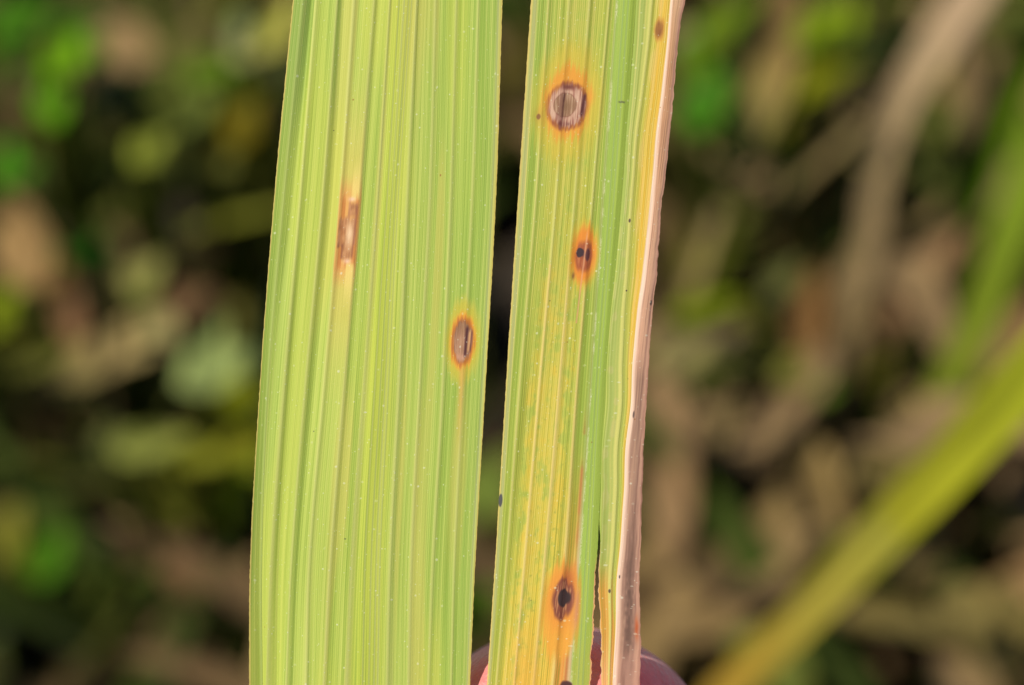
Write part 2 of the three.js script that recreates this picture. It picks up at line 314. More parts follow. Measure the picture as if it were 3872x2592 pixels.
  { // small lesion with a purple black spot
    const l = L.dark, dw = w - l.w, dy = y - l.y, o = spot(dw, dy, 50, 118, .14, w), k = spot(dw, dy - 6, 29, 50, .2, w); if (Math.abs(dy) < 260 && Math.abs(dw) < 230) {
    mix(c, [224, 186, 58], .7 * ss(1.35, .9, o)); mix(c, [234, 142, 40], .95 * ss(1.1, .7, o)); mix(c, [160, 78, 44], .9 * ss(1.45, .85, k));
    mix(c, [214, 140, 84], .5 * ss(1, .6, k) * ss(.4, .6, noise(w / 3.6, y / 50)));
    mix(c, [52, 28, 38], .97 * ss(1.15, .8, spot(dw + 14, dy + 8, 16, 18, .12, w))); mix(c, [84, 36, 40], .9 * ss(1.15, .6, spot(dw - 15, dy, 9, 24, .2, w)));
    mix(c, [70, 36, 44], .8 * gauss(Math.hypot((dw - 3) / 8, dy / 10), 1)); mix(c, [232, 170, 128], .75 * gauss(dw - 4 + dy * .04, 3.4) * ss(-110, -60, dy));
    mix(c, [120, 70, 40], .7 * gauss(Math.hypot((dw + 34) / 6, (dy - 80) / 14), 1));
  } }
  { // lesion with a black core
    const l = L.core, dw = w - l.w, dy = y - l.y, o = spot(dw + 6, dy - 45, 62, 190, .16, w), k = spot(dw + 2, dy - 4, 31, 72, .2, w); if (Math.abs(dy) < 560 && Math.abs(dw) < 230) {
    mix(c, [240, 172, 56], .9 * ss(1.15, .75, o)); mix(c, [236, 146, 52], .6 * ss(1.1, .5, spot(dw + 6, dy, 56, 150, .1, w)));
    mix(c, [176, 92, 44], .8 * gauss(dw - 10, 16) * ss(-150, -60, dy) * ss(20, -40, dy)); mix(c, [122, 60, 48], .9 * ss(1.25, .85, k));
    mix(c, [200, 140, 92], .75 * ss(1.0, .8, k) * ss(.45, .65, noise(w / 3.2, y / 60 + 2))); mix(c, [46, 24, 26], .96 * ss(1.2, .85, spot(dw - 3, dy, 18, 31, .14, w)));
    mix(c, [90, 56, 48], .4 * gauss(dw - 2, 2.5) * ss(30, 20, Math.abs(dy)));
    mix(c, [206, 140, 110], .7 * gauss(dw - 38, 9) * ss(-60, 10, dy) * ss(160, 60, dy));
  } }
  mix(c, [108, 62, 46], .9 * ss(1.3, .6, spot(w - L.tiny.w, y - L.tiny.y, 8, 10, .1, w))); mix(c, [196, 150, 60], .4 * gauss(Math.hypot(w - L.tiny.w, (y - L.tiny.y) / 1.5), 22));
  mix(c, [74, 36, 36], .95 * ss(1.3, .7, spot(w - L.low.w, y - L.low.y, 13, 18, .25, w)));
  mix(c, [58, 62, 78], .96 * ss(1.2, .85, spot(w - L.edge.w, y - L.edge.y, 10, 22, .1, w)));
  if (y > 372 && y < 402) mix(c, [70, 74, 60], .8 * gauss(y - 384 - 4 * noise(w / 6, 1), 3.5) * ss(2308, 2318, w) * ss(2340, 2332, w));
  return c;
}

const Y0 = -300, Y1 = 2900;
function bladeTexture(paint, w0, w1, tw, th, dust, dark, pale) {
  const px = new Uint8Array(tw * th * 4), bp = new Uint8Array(tw * th * 4);
  const marks = [];
  for (let k = 0; k < dust; k++) { const big = rnd() ** 6; marks.push([rr(w0, w1), rr(Y0, Y1), 1.2 + 1.1 * rnd() + 3 * big, 1.3 + 1.5 * rnd() + 3 * big, [238, 242, 218], .2 + .45 * rnd()]); }
  for (let k = 0; k < dark; k++) marks.push([rr(w0 + 10, w1 - 10), rr(Y0, Y1), 1.6 + 2 * rnd(), 2 + 2.6 * rnd(), rnd() < .5 ? [150, 96, 34] : [60, 70, 44], .7]);
  const cell = 40, grid = new Map();
  for (const m of marks) for (let a = Math.floor((m[0] - 8) / cell); a <= Math.floor((m[0] + 8) / cell); a++) for (let b = Math.floor((m[1] - 9) / cell); b <= Math.floor((m[1] + 9) / cell); b++) { const k = a * 10000 + b; if (!grid.has(k)) grid.set(k, []); grid.get(k).push(m); }
  for (let j = 0; j < th; j++) {
    const y = Y1 + (Y0 - Y1) * (j + .5) / th;
    for (let i = 0; i < tw; i++) {
      const w = w0 + (w1 - w0) * (i + .5) / tw, c = paint(w, y), o = (j * tw + i) * 4;
      if (c[1] > c[0]) mix(c, [222, 216, 122], pale);
      let up = fibre(w, y, 5.2) * .55 + fibre(w, y, 9) * .4 + (noise(w / 3, y / 5) - .5) * .28 + .5;
      for (const m of grid.get(Math.floor(w / cell) * 10000 + Math.floor(y / cell)) ?? []) { const r = Math.hypot((w - m[0]) / m[2], (y - m[1]) / m[3]) + .5 * (noise(w / 1.7, y / 1.7) - .5), t = ss(1.15, .6, r); if (t > 0) { mix(c, m[4], t * m[5]); if (m[4][0] > 200) up += t * .3; } }
      px[o] = clamp(c[0], 0, 255); px[o + 1] = clamp(c[1], 0, 255); px[o + 2] = clamp(c[2], 0, 255); px[o + 3] = 255;
      bp[o] = bp[o + 1] = bp[o + 2] = clamp(up, 0, 1) * 255; bp[o + 3] = 255;
    }
  }
  const tex = (d, srgb) => { const t = new THREE.DataTexture(d, tw, th); t.magFilter = t.minFilter = THREE.LinearFilter; t.wrapS = t.wrapT = THREE.ClampToEdgeWrapping; if (srgb) t.colorSpace = THREE.SRGBColorSpace; t.needsUpdate = true; return t; };
  return [tex(px, true), tex(bp, false)];
}
const BLADE_TINT = 0.78, BLADE_PASS = 0.42;
function bladeMaterial([map, bumpMap]) {
  return new THREE.MeshPhysicalMaterial({ map, bumpMap, bumpScale: 1.6e-5, color: new THREE.Color().setRGB(BLADE_TINT, BLADE_TINT, BLADE_TINT), roughness: 0.95, transmission: BLADE_PASS, thickness: 0, specularIntensity: 0.5, clearcoat: 0.25, clearcoatRoughness: 0.5, side: THREE.DoubleSide });
}
function bladeRows() { const r = []; for (let y = -4600; y < -300; y += 120) r.push(y); for (let y = -300; y < 2900; y += 9) r.push(y); for (let y = 2900; y <= 4400; y += 100) r.push(y); return r; }
/** Builds the sheet's grid once and hands each face to the part that classify() names. */
function bladeParts(B, classify, depth) {
  const cols = [];
  const cuts = [...new Set(B.t.flatMap((t, i) => t[0][0] === 'v' ? [B.W[i] - 5, B.W[i] + 5] : [B.W[i]]).concat([B.w0 + 7, B.w1 - 7]))].filter((w) => w >= B.w0 && w <= B.w1).sort((a, b) => a - b);
  for (let i = 0; i < cuts.length - 1; i++) { const n = Math.max(1, Math.round((cuts[i + 1] - cuts[i]) / 4)); for (let k = 0; k < n; k++) cols.push(cuts[i] + (cuts[i + 1] - cuts[i]) * k / n); }
  cols.push(B.w1);
  const rows = bladeRows(), nc = cols.length, nr = rows.length, P = new Float32Array(nc * nr * 3), T = new Float32Array(nc * nr * 2);
  for (let j = 0; j < nr; j++) {
    const y = rows[j], taper = y < -300 ? Math.sqrt(clamp((y + 4640) / 4340)) : 1, out = Math.max(0, -300 - y, y - 2900);
    const mid = B.x((B.w0 + B.w1) / 2, y);
    for (let i = 0; i < nc; i++) {
      const w = cols[i], o = (j * nc + i);
      let x = mid + (B.x(w, y) - mid) * taper;
      if (B.rag[1] && y > 2000) x += ss(B.w1 - 12, B.w1, w) * (6 * (noise(y / 8, 4) - .5) + 8 * (noise(y / 29, 8) - .5)) * ss(2000, 2250, y);
      if (B.rag[0] && y > 2000) x += ss(B.w0 + 12, B.w0, w) * (5 * (noise(y / 9, 14) - .5) + 7 * (noise(y / 33, 18) - .5)) * ss(2000, 2250, y);
      if (B === blades.strip) x += ss(B.w1 - 26, B.w1, w) * (13 * ss(100, -20, y) + 7 * (noise(y / 130, 31) - .5) + 4 * (noise(y / 26, 33) - .5)) + ss(B.w('fold') + 26, B.w('tan') - 6, w) * ss(B.w1, B.w('tan'), w) * 9 * (noise(y / 170, 37) - .5);
      const joinL = B === blades.strip, joinR = B === blades.main, open = ss(1950, 2060, y);
      x += ((joinL ? open : 1) * ss(B.w0 + 6, B.w0, w) + (joinR ? open : 1) * ss(B.w1 - 6, B.w1, w)) * 2.2 * (noise(y / 9, i > 5 ? 3 : 7) - .5);
      if (joinL) x -= ss(B.w0 + 10, B.w0, w) * 6 * (1 - open);
      P[o * 3] = (x - 1936) * S; P[o * 3 + 1] = (1296 - y) * S; P[o * 3 + 2] = (B.z(w, y) + depth - (joinL ? ss(B.w0 + 12, B.w0, w) * 3 * (1 - open) : 0)) * S - (out * S) ** 2 * 2.2;
      T[o * 2] = (w - B.w0) / (B.w1 - B.w0); T[o * 2 + 1] = clamp((y - Y1) / (Y0 - Y1), 0.0005, 0.9995);
    }
  }
  const N = new Float32Array(nc * nr * 3), idx = { };
  const tri = (a, b, c) => { const ux = P[b * 3] - P[a * 3], uy = P[b * 3 + 1] - P[a * 3 + 1], uz = P[b * 3 + 2] - P[a * 3 + 2], vx = P[c * 3] - P[a * 3], vy = P[c * 3 + 1] - P[a * 3 + 1], vz = P[c * 3 + 2] - P[a * 3 + 2]; const n = [uy * vz - uz * vy, uz * vx - ux * vz, ux * vy - uy * vx]; for (const k of [a, b, c]) for (let q = 0; q < 3; q++) N[k * 3 + q] += n[q] * 1e6; };
  for (let j = 0; j < nr - 1; j++) for (let i = 0; i < nc - 1; i++) {
    const a = j * nc + i, b = a + 1, c = a + nc, d = c + 1;
    tri(a, c, b); tri(b, c, d);
    const key = classify((cols[i] + cols[i + 1]) / 2, (rows[j] + rows[j + 1]) / 2);
    (idx[key] ??= []).push(a, c, b, b, c, d);
  }
  const geos = {};
  for (const [key, list] of Object.entries(idx)) {
    const seen = new Map(), p = [], n = [], t = [], f = [];
    for (const k of list) {
      if (!seen.has(k)) { seen.set(k, p.length / 3); p.push(P[k * 3], P[k * 3 + 1], P[k * 3 + 2]); const l = Math.hypot(N[k * 3], N[k * 3 + 1], N[k * 3 + 2]) || 1; n.push(N[k * 3] / l, N[k * 3 + 1] / l, N[k * 3 + 2] / l); t.push(T[k * 2], T[k * 2 + 1]); }
      f.push(seen.get(k));
    }
    const g = new THREE.BufferGeometry();
    g.setAttribute('position', new THREE.Float32BufferAttribute(p, 3)); g.setAttribute('normal', new THREE.Float32BufferAttribute(n, 3)); g.setAttribute('uv', new THREE.Float32BufferAttribute(t, 2)); g.setIndex(f);
    geos[key] = g;
  }
  return geos;
}
function classifier(which) {
  const B = blades[which], list = LESIONS[which];
  const veins = B.t.map((t, i) => [t[0], B.W[i]]).filter((v) => v[0][0] === 'v');
  return (w, y) => {
    for (const l of list) if (Math.hypot((w - l.w) / l.a, (y - l.y) / l.b) < 1) return 'lesion:' + l.id;
    for (const l of list) if (l.ha && Math.hypot((w - l.w) / l.ha, (y - l.y) / l.hb) < 1) return 'halo:' + l.id;
    if (which === 'strip' && w > B.w('fold')) return 'dry_margin';
    if (which !== 'strip' && w < B.w0 + 7) return 'margin:a';
    if (which === 'left' && w > B.w1 - 7) return 'margin:b';
    if (which !== 'left' && y > 2030 && (which === 'main' ? w > B.w1 - 7 : w < B.w0 + 7)) return 'torn_edge:' + which;
    if (which !== 'strip' && w > B.w('ml') && w < (B.w('mr') ?? B.w1)) return 'midrib';
    for (const [n, x] of veins) if (Math.abs(w - x) < 5) return 'vein:' + n;
    return 'blade';
  };
}
function attach(root, geos, mat, which, bladeLabel) {
  const made = {};
  for (const key of Object.keys(geos).sort((a, b) => (a.startsWith('halo') ? 1 : 0) - (b.startsWith('halo') ? 1 : 0))) {
    const [name, id] = key.split(':');
    if (name === 'halo') { part(made['lesion:' + id], 'halo', geos[key], mat, 'yellow orange discoloured halo'); continue; }
    made[key] = part(root, name, geos[key], mat, name === 'lesion' ? L[id].label : name === 'dry_margin' ? 'dried tan and brown rolled margin' : name === 'torn_edge' ? 'pale frayed edge of the split' : name === 'blade' ? bladeLabel : undefined);
  }
}
const bladeBase = (name, label, cat) => { const o = new THREE.Group(); o.position.copy(camera.position).addScaledVector(BACK, -D0); o.rotation.x = -PITCH; return top(o, name, label, cat); };
{
  const leftMat = bladeMaterial(bladeTexture(paintLeft, blades.left.w0, blades.left.w1, 1024, 2048, 1400, 7, .16));
  const a = bladeBase('rice_leaf', 'broad light green leaf blade with two brown lesions, on the left', 'leaf');
  attach(a, bladeParts(blades.left, classifier('left'), 0), leftMat, 'left');
  const M = blades.main, C = blades.strip;
  const mainMat = bladeMaterial(bladeTexture((w, y) => paintRight(w, y, M, false), M.w0, M.w1, 640, 2048, 900, 6, .13));
  const stripMat = bladeMaterial(bladeTexture((w, y) => paintRight(w, y, C, true), C.w0, C.w1, 320, 2048, 380, 3, .13));
  const b = bladeBase('rice_leaf', 'yellowing leaf blade with dried tan margin and split, in front of the fingertip', 'leaf');
  attach(b, bladeParts(M, classifier('main'), 8), mainMat, 'main');
  attach(b, bladeParts(C, classifier('strip'), 8), stripMat, 'strip', 'narrow strip right of the split');
}

// ------------------------------------------------------------------ the hand that holds them (only a fingertip is in the frame)
{
  const mm = 1e-3, hand = bladeBase('hand', 'pink fingertip pressed behind the yellowing leaf blade at the bottom', 'hand');
  const W = 512, d = new Uint8Array(W * W * 4), b = new Uint8Array(W * W * 4);
  for (let j = 0; j < W; j++) for (let i = 0; i < W; i++) {
    const x = i / W * 24, y = j / W * 24, o = (j * W + i) * 4, n = noise(x * 1.3, y * 1.3) * .5 + noise(x * 4, y * 4 + 9) * .3 + noise(x * 11, y * 11) * .2;
    const c = [242 + 14 * (n - .5), 150 + 46 * (n - .5), 148 + 42 * (n - .5)];
    for (let k = 0; k < 3; k++) d[o + k] = clamp(c[k], 0, 255); d[o + 3] = 255;
    const ridge = .5 + .5 * Math.sin((y * 2.1 + 1.2 * noise(x * .5, y * .5) + .06 * (x - 12) ** 2) * 6.283);
    const v = .4 * ridge + .3 * noise(x * 5, y * 5) + .3 * noise(x * 14, y * 14);
    b[o] = b[o + 1] = b[o + 2] = v * 255; b[o + 3] = 255;
  }
  const tx = (q, s) => { const t = new THREE.DataTexture(q, W, W); t.wrapS = t.wrapT = THREE.RepeatWrapping; t.magFilter = t.minFilter = THREE.LinearFilter; if (s) t.colorSpace = THREE.SRGBColorSpace; t.needsUpdate = true; return t; };
  const skin = new THREE.MeshPhysicalMaterial({ map: tx(d, true), bumpMap: tx(b, false), bumpScale: 1.1e-4, color: new THREE.Color().setRGB(1, 1, 1), roughness: .6, transmission: .55, thickness: 0, sheen: .2, sheenColor: new THREE.Color(.9, .6, .55), sheenRoughness: .5 });
  // the index finger: a tube with a flattened, rounded tip, from behind the blade down to the knuckle
  const tip = [3.2, -18.05, -8.14], n = 96, m = 110, P = [], U = [], I = [];
  for (let j = 0; j <= m; j++) {
    const h = j < 60 ? 9 * (j / 60) ** 2 : 9 + 46 * ((j - 60) / 50), k = h < 9 ? Math.sqrt(1 - (1 - h / 9) ** 2.4) : 1;
    const rx = (9.2 + .03 * h) * k, rz = (8.2 + .03 * h - .9 * gauss(h - 26, 8)) * Math.pow(k, .16), cz = tip[2] - .06 * Math.max(0, h - 3) + (1 - k) * -.9;
    for (let i = 0; i <= n; i++) { const a = i / n * 2 * Math.PI, c = Math.cos(a), s = Math.sin(a), e = s > 0 ? (c < 0 ? 5 : 2.5) : 2.3, q = 1 / Math.pow(Math.abs(c) ** e + Math.abs(s) ** e, 1 / e); P.push((tip[0] + rx * c * q) * mm, (tip[1] - h) * mm, (cz + rz * s * q) * mm); U.push(i / n * 2.2, h / 24); }
  }
  for (let j = 0; j < m; j++) for (let i = 0; i < n; i++) { const a = j * (n + 1) + i, c = a + n + 1; I.push(a, a + 1, c, a + 1, c + 1, c); }
  const finger = new THREE.BufferGeometry(); finger.setAttribute('position', new THREE.Float32BufferAttribute(P, 3)); finger.setAttribute('uv', new THREE.Float32BufferAttribute(U, 2)); finger.setIndex(I); finger.computeVertexNormals();
  { const nn = finger.attributes.normal; for (let j = 0; j <= m; j++) { const a = j * (n + 1), b2 = a + n, v = new THREE.Vector3(nn.getX(a) + nn.getX(b2), nn.getY(a) + nn.getY(b2), nn.getZ(a) + nn.getZ(b2)).normalize(); if (j === 0) v.set(0, 1, 0); nn.setXYZ(a, v.x, v.y, v.z); nn.setXYZ(b2, v.x, v.y, v.z); } for (let i = 0; i <= n; i++) nn.setXYZ(i, 0, 1, 0); }
  // the rest of the hand below the frame: tapered capsules joined smoothly
  const bones = [ // from, to, radii (mm)
    [[3.4, -62, -11], [0, -98, -17], 9, 10.5], [[0, -98, -17], [-14, -165, -18], 11, 20], [[-20, -100, -19], [-20, -165, -18], 11, 19], [[-38, -104, -19], [-26, -165, -18], 10.5, 18], [[-54, -112, -17], [-34, -165, -18], 9.5, 17],
    [[-20, -100, -19], [-20, -72, 2], 9.5, 9], [[-20, -72, 2], [-18, -92, 18], 9, 8], [[-18, -92, 18], [-18, -108, 8], 8, 7],
    [[-38, -104, -19], [-40, -76, 2], 9.2, 8.6], [[-40, -76, 2], [-37, -96, 17], 8.6, 7.8], [[-37, -96, 17], [-36, -111, 7], 7.8, 7],
    [[-54, -112, -17], [-57, -88, 2], 8.2, 7.6], [[-57, -88, 2], [-53, -105, 14], 7.6, 7], [[-53, -105, 14], [-52, -118, 6], 7, 6.2],
    [[8, -42, 9.3], [18, -68, 12], 7.8, 9.6], [[18, -68, 12], [24, -104, 4], 9.8, 11.5], [[24, -104, 4], [0, -160, -12], 13, 18], [[-20, -160, -18], [-16, -225, -20], 24, 22], [[-16, -225, -20], [-10, -300, -26], 22, 28],
  ];
  const res = 88, half = 150, ctr = [-14, -180, -4], mc = new MarchingCubes(res, skin, false, false, 90000), k = 5;
  for (let z = 0; z < res; z++) for (let y = 0; y < res; y++) for (let x = 0; x < res; x++) {
    const p = [ctr[0] + (x / (res / 2) - 1) * half, ctr[1] + (y / (res / 2) - 1) * half, ctr[2] + (z / (res / 2) - 1) * half];
    let f = 1e3;
    if (Math.abs(p[2]) < 60 && p[0] > -90 && p[0] < 60) for (const [a, b2, ra, rb] of bones) {
      const ab = [b2[0] - a[0], b2[1] - a[1], b2[2] - a[2]], ap = [p[0] - a[0], p[1] - a[1], p[2] - a[2]], t = clamp((ap[0] * ab[0] + ap[1] * ab[1] + ap[2] * ab[2]) / (ab[0] ** 2 + ab[1] ** 2 + ab[2] ** 2));
      const q = Math.hypot(ap[0] - ab[0] * t, ap[1] - ab[1] * t, ap[2] - ab[2] * t) - (ra + (rb - ra) * t), g = clamp(.5 + .5 * (q - f) / k);
      f = f > 500 ? q : q * (1 - g) + f * g - k * g * (1 - g);
    }
    mc.field[x + y * res + z * res * res] = -f;
  }
  mc.isolation = 0; mc.update();
  const cnt = mc.count, pa = mc.positionArray.slice(0, cnt * 3), na = mc.normalArray.slice(0, cnt * 3), uv = new Float32Array(cnt * 2);
  for (let i = 0; i < cnt; i++) { for (let q = 0; q < 3; q++) pa[i * 3 + q] = (ctr[q] + pa[i * 3 + q] * half) * mm; uv[i * 2] = pa[i * 3] * 41; uv[i * 2 + 1] = pa[i * 3 + 1] * 41; }
  const palm = new THREE.BufferGeometry(); palm.setAttribute('position', new THREE.BufferAttribute(pa, 3)); palm.setAttribute('normal', new THREE.BufferAttribute(na, 3)); palm.setAttribute('uv', new THREE.BufferAttribute(uv, 2));
  part(hand, 'skin', mergeGeometries([finger.toNonIndexed(), palm]), skin);
  const nailMat = new THREE.MeshPhysicalMaterial({ color: 0xd9a49a, roughness: .3, clearcoat: .4, clearcoatRoughness: .25 });
  const nail = new THREE.SphereGeometry(1, 28, 18); nail.scale(6.2 * mm, 7.2 * mm, 2.2 * mm); nail.translate(tip[0] * mm, (tip[1] - 10) * mm, (tip[2] - 6.6) * mm);
  part(hand, 'fingernail', nail, nailMat);
}

// ------------------------------------------------------------------ ground
{
  const W = 512, d = new Uint8Array(W * W * 4), b = new Uint8Array(W * W * 4);
  for (let j = 0; j < W; j++) for (let i = 0; i < W; i++) {
    const o = (j * W + i) * 4, wrap = (s) => { const n = (x, y) => noise(x, y), fx = i / W, fy = j / W; return (n(fx * s, fy * s) * (1 - fx) + n(fx * s - s, fy * s) * fx) * (1 - fy) + (n(fx * s, fy * s - s) * (1 - fx) + n(fx * s - s, fy * s - s) * fx) * fy; };
    const v = wrap(12) * .4 + wrap(40) * .35 + wrap(130) * .25, c = [34 + 38 * (v - .5), 28 + 32 * (v - .5), 20 + 24 * (v - .5)];
    for (let q = 0; q < 3; q++) d[o + q] = clamp(c[q], 0, 255); d[o + 3] = 255; b[o] = b[o + 1] = b[o + 2] = v * 255; b[o + 3] = 255;
  }
  const tx = (q, s) => { const t = new THREE.DataTexture(q, W, W); t.wrapS = t.wrapT = THREE.RepeatWrapping; t.magFilter = t.minFilter = THREE.LinearFilter; if (s) t.colorSpace = THREE.SRGBColorSpace; t.repeat.set(1600, 1600); t.needsUpdate = true; return t; };
  const g = new THREE.PlaneGeometry(400, 400).rotateX(-Math.PI / 2);
  const m = new THREE.Mesh(g, new THREE.MeshStandardMaterial({ map: tx(d, true), bumpMap: tx(b, false), bumpScale: .004, roughness: 1 }));
  m.receiveShadow = true; top(m, 'ground', null, null, null, 'structure');
}

// ------------------------------------------------------------------ plants and litter behind
const streakTex = (() => { const w = 64, h = 128, d = new Uint8Array(w * h * 4); for (let j = 0; j < h; j++) for (let i = 0; i < w; i++) { const v = 214 + 40 * (noise(i / 2.2, j / 40) - .5) + 50 * (noise(i / 12, j / 14 + 5) - .5) + 26 * gauss(i - 32, 2); const o = (j * w + i) * 4; d[o] = d[o + 1] = d[o + 2] = clamp(v, 0, 255); d[o + 3] = 255; } const t = new THREE.DataTexture(d, w, h); t.magFilter = t.minFilter = THREE.LinearFilter; t.wrapS = t.wrapT = THREE.ClampToEdgeWrapping; t.colorSpace = THREE.SRGBColorSpace; t.needsUpdate = true; return t; })();
const GAIN = 0.9;
const rich = (l) => { const m = (l[0] + l[1] + l[2]) / 3, g = l[1] > l[0] ? 1 : 0; return l.map((x, k) => Math.max(0.002, (m + (x - m) * (1 + .12 * g)) * (k === 2 ? 0.92 - .1 * g : 1))); };
const mats = new Map();
function leafMat(c, pass = 0.22) {
  const key = c.join() + pass;
  if (!mats.has(key)) { const l = rich(lin(c)).map((x) => clamp(x * GAIN, 0.002, 0.8)); mats.set(key, new THREE.MeshPhysicalMaterial({ map: streakTex, color: new THREE.Color().setRGB(...l), roughness: .9, transmission: pass, thickness: 0, specularIntensity: .2, side: THREE.DoubleSide })); }
  return mats.get(key);
}
/** an ovate or lance-shaped leaf of unit length along +y, unit half width along x, folded along its midrib and bent */
function leafShape(pw, fold, bend, curl, wav) {
  const nu = 12, nv = 6, P = [], U = [], I = [];
  for (let j = 0; j <= nu; j++) { const t = j / nu, hw = Math.pow(Math.sin(Math.PI * Math.pow(clamp(t, .01, .99), pw)), .8) * .5; for (let i = 0; i <= nv; i++) { const s = i / nv * 2 - 1; P.push(hw * s, t, fold * Math.abs(s) * hw - bend * t * t + curl * s * t * .2 + wav * Math.sin(t * 9 + s * 2) * .04); U.push(i / nv, t); } }
  for (let j = 0; j < nu; j++) for (let i = 0; i < nv; i++) { const a = j * (nv + 1) + i, c = a + nv + 1; I.push(a, a + 1, c, a + 1, c + 1, c); }
  const g = new THREE.BufferGeometry(); g.setAttribute('position', new THREE.Float32BufferAttribute(P, 3)); g.setAttribute('uv', new THREE.Float32BufferAttribute(U, 2)); g.setIndex(I); g.computeVertexNormals(); return g;
}
const SHAPES = [leafShape(.8, .25, .15, .4, 1), leafShape(.9, .15, .25, -.5, 1.6), leafShape(.7, .35, .05, .2, .6), leafShape(.85, .2, .3, .7, 2)];
const CUP = new THREE.Vector3().addScaledVector(BACK, .6).add(new THREE.Vector3(-.18, .55, 0)).normalize();
/** [x, y, distance, length, width, angle of the tip (degrees, 0 = right, 90 = up), colour (dim ones have shade put into them), tilt] in the photograph's 2342-pixel copy -> a leaf mesh centred there */
function placeLeaf([px, py, D, len, wid, ang, c, tilt = .25], parent, origin, name = 'leaf') {
  const a = ang * Math.PI / 180, dir = RIGHT.clone().multiplyScalar(Math.cos(a)).addScaledVector(UPV, Math.sin(a));
  const nrm = CUP.clone().add(new THREE.Vector3(rr(-tilt, tilt), rr(-tilt, tilt), rr(-tilt, tilt))).normalize();
  const z = nrm, y = dir.addScaledVector(z, -dir.dot(z)).normalize(), x = y.clone().cross(z);
  const l = pxSize(len * 1.12, D), w = pxSize(wid * .74, D), m = new THREE.Mesh(SHAPES[Math.floor(rnd() * SHAPES.length)], leafMat(c[0] > c[1] ? [c[0] * .89, c[1] * .93, c[2] * .86].map(Math.round) : c));
  m.castShadow = m.receiveShadow = true; m.name = name;
  const p = at(px, py, D).addScaledVector(y, -l / 2);
  m.quaternion.setFromRotationMatrix(new THREE.Matrix4().makeBasis(x, y, z)); m.scale.set(w, l, l); m.position.copy(p).sub(origin);
  if (parent) parent.add(m);
  return [m, p];
}
const down = (p) => new THREE.Vector3(p.x, 0, p.z);
const tubeMat = leafMat([74, 84, 30], 0);
function stems(parent, origin, ends, r = .0006) {
  const base = new THREE.Vector3(0, .001, 0), g = ends.map((e) => { const q = e.clone().sub(origin), mid = q.clone().multiplyScalar(.5).setY(q.y * .62); return new THREE.TubeGeometry(new THREE.QuadraticBezierCurve3(base, mid, q), 8, r, 5); });
  part(parent, 'stem', mergeGeometries(g), tubeMat);
}
function weed(label, leaves, root) {
  leaves = leaves.flatMap((l) => { const k = rr(.6, 1.1), q = rr(.5, .9); return [l, [l[0] + rr(-70, 70), l[1] + rr(-60, 60), l[2] + rr(.004, .014), l[3] * q, l[4] * rr(.4, .7), l[5] + rr(-70, 70), l[6].map((x) => Math.round(x * k))]]; });
  const ps = leaves.map((l) => at(l[0], l[1], l[2])), c = ps.reduce((a, b) => a.add(b.clone()), new THREE.Vector3()).multiplyScalar(1 / ps.length), o = down(c);
  const g = new THREE.Group(); g.position.copy(o);
  const ends = leaves.map((l) => placeLeaf(l, g, o)[1]);
  stems(g, o, ends);
  return top(g, 'weed_plant', label, 'weed');
}
function dead(label, spec, name = 'dead_leaf', cat = 'dead leaf') { const o = new THREE.Vector3(), [m] = placeLeaf(spec, null, o, name); const l = m.name; return top(m, name, label, cat); }
/** a grass blade: [x, y, distance, width] points of its midline */
function blade(name, label, cat, pts, colors, lean = [0, 0, 0], fold = .18) {
  const P3 = new THREE.CatmullRomCurve3(pts.map((p) => at(p[0], p[1], p[2]))), n = 48, nv = 4, P = [], U = [], I = [], C = [];
  const nrm = CUP.clone().add(new THREE.Vector3(...lean)).normalize();
  for (let j = 0; j <= n; j++) {
    const t = j / n, p = P3.getPoint(t), T = P3.getTangent(t), side = T.clone().cross(nrm).normalize(), up = side.clone().cross(T), f = t * (pts.length - 1), i0 = Math.min(pts.length - 2, Math.floor(f)), q = f - i0;
    const w = pxSize(pts[i0][3] + (pts[i0 + 1][3] - pts[i0][3]) * q, p.clone().sub(camera.position).dot(BACK) * -1) / 2, col = rich(lin(stops(colors, t))).map((x) => x * GAIN);
    for (let i = 0; i <= nv; i++) { const s = i / nv * 2 - 1, v = p.clone().addScaledVector(side, w * s).addScaledVector(up, fold * w * Math.abs(s)); P.push(v.x, v.y, v.z); U.push(i / nv, t); C.push(...col); }
  }
  for (let j = 0; j < n; j++) for (let i = 0; i < nv; i++) { const a = j * (nv + 1) + i, c = a + nv + 1; I.push(a, a + 1, c, a + 1, c + 1, c); }
  const o = down(P3.getPoint(.5)); for (let i = 0; i < P.length; i += 3) { P[i] -= o.x; P[i + 2] -= o.z; }
  const g = new THREE.BufferGeometry(); g.setAttribute('position', new THREE.Float32BufferAttribute(P, 3)); g.setAttribute('uv', new THREE.Float32BufferAttribute(U, 2)); g.setAttribute('color', new THREE.Float32BufferAttribute(C, 3)); g.setIndex(I); g.computeVertexNormals();
  const m = new THREE.Mesh(g, bladeMat); m.castShadow = m.receiveShadow = true; m.position.copy(o);
  return top(m, name, label, cat);
}
const bladeMat = new THREE.MeshPhysicalMaterial({ map: streakTex, vertexColors: true, roughness: .9, transmission: .2, thickness: 0, specularIntensity: .2, side: THREE.DoubleSide });

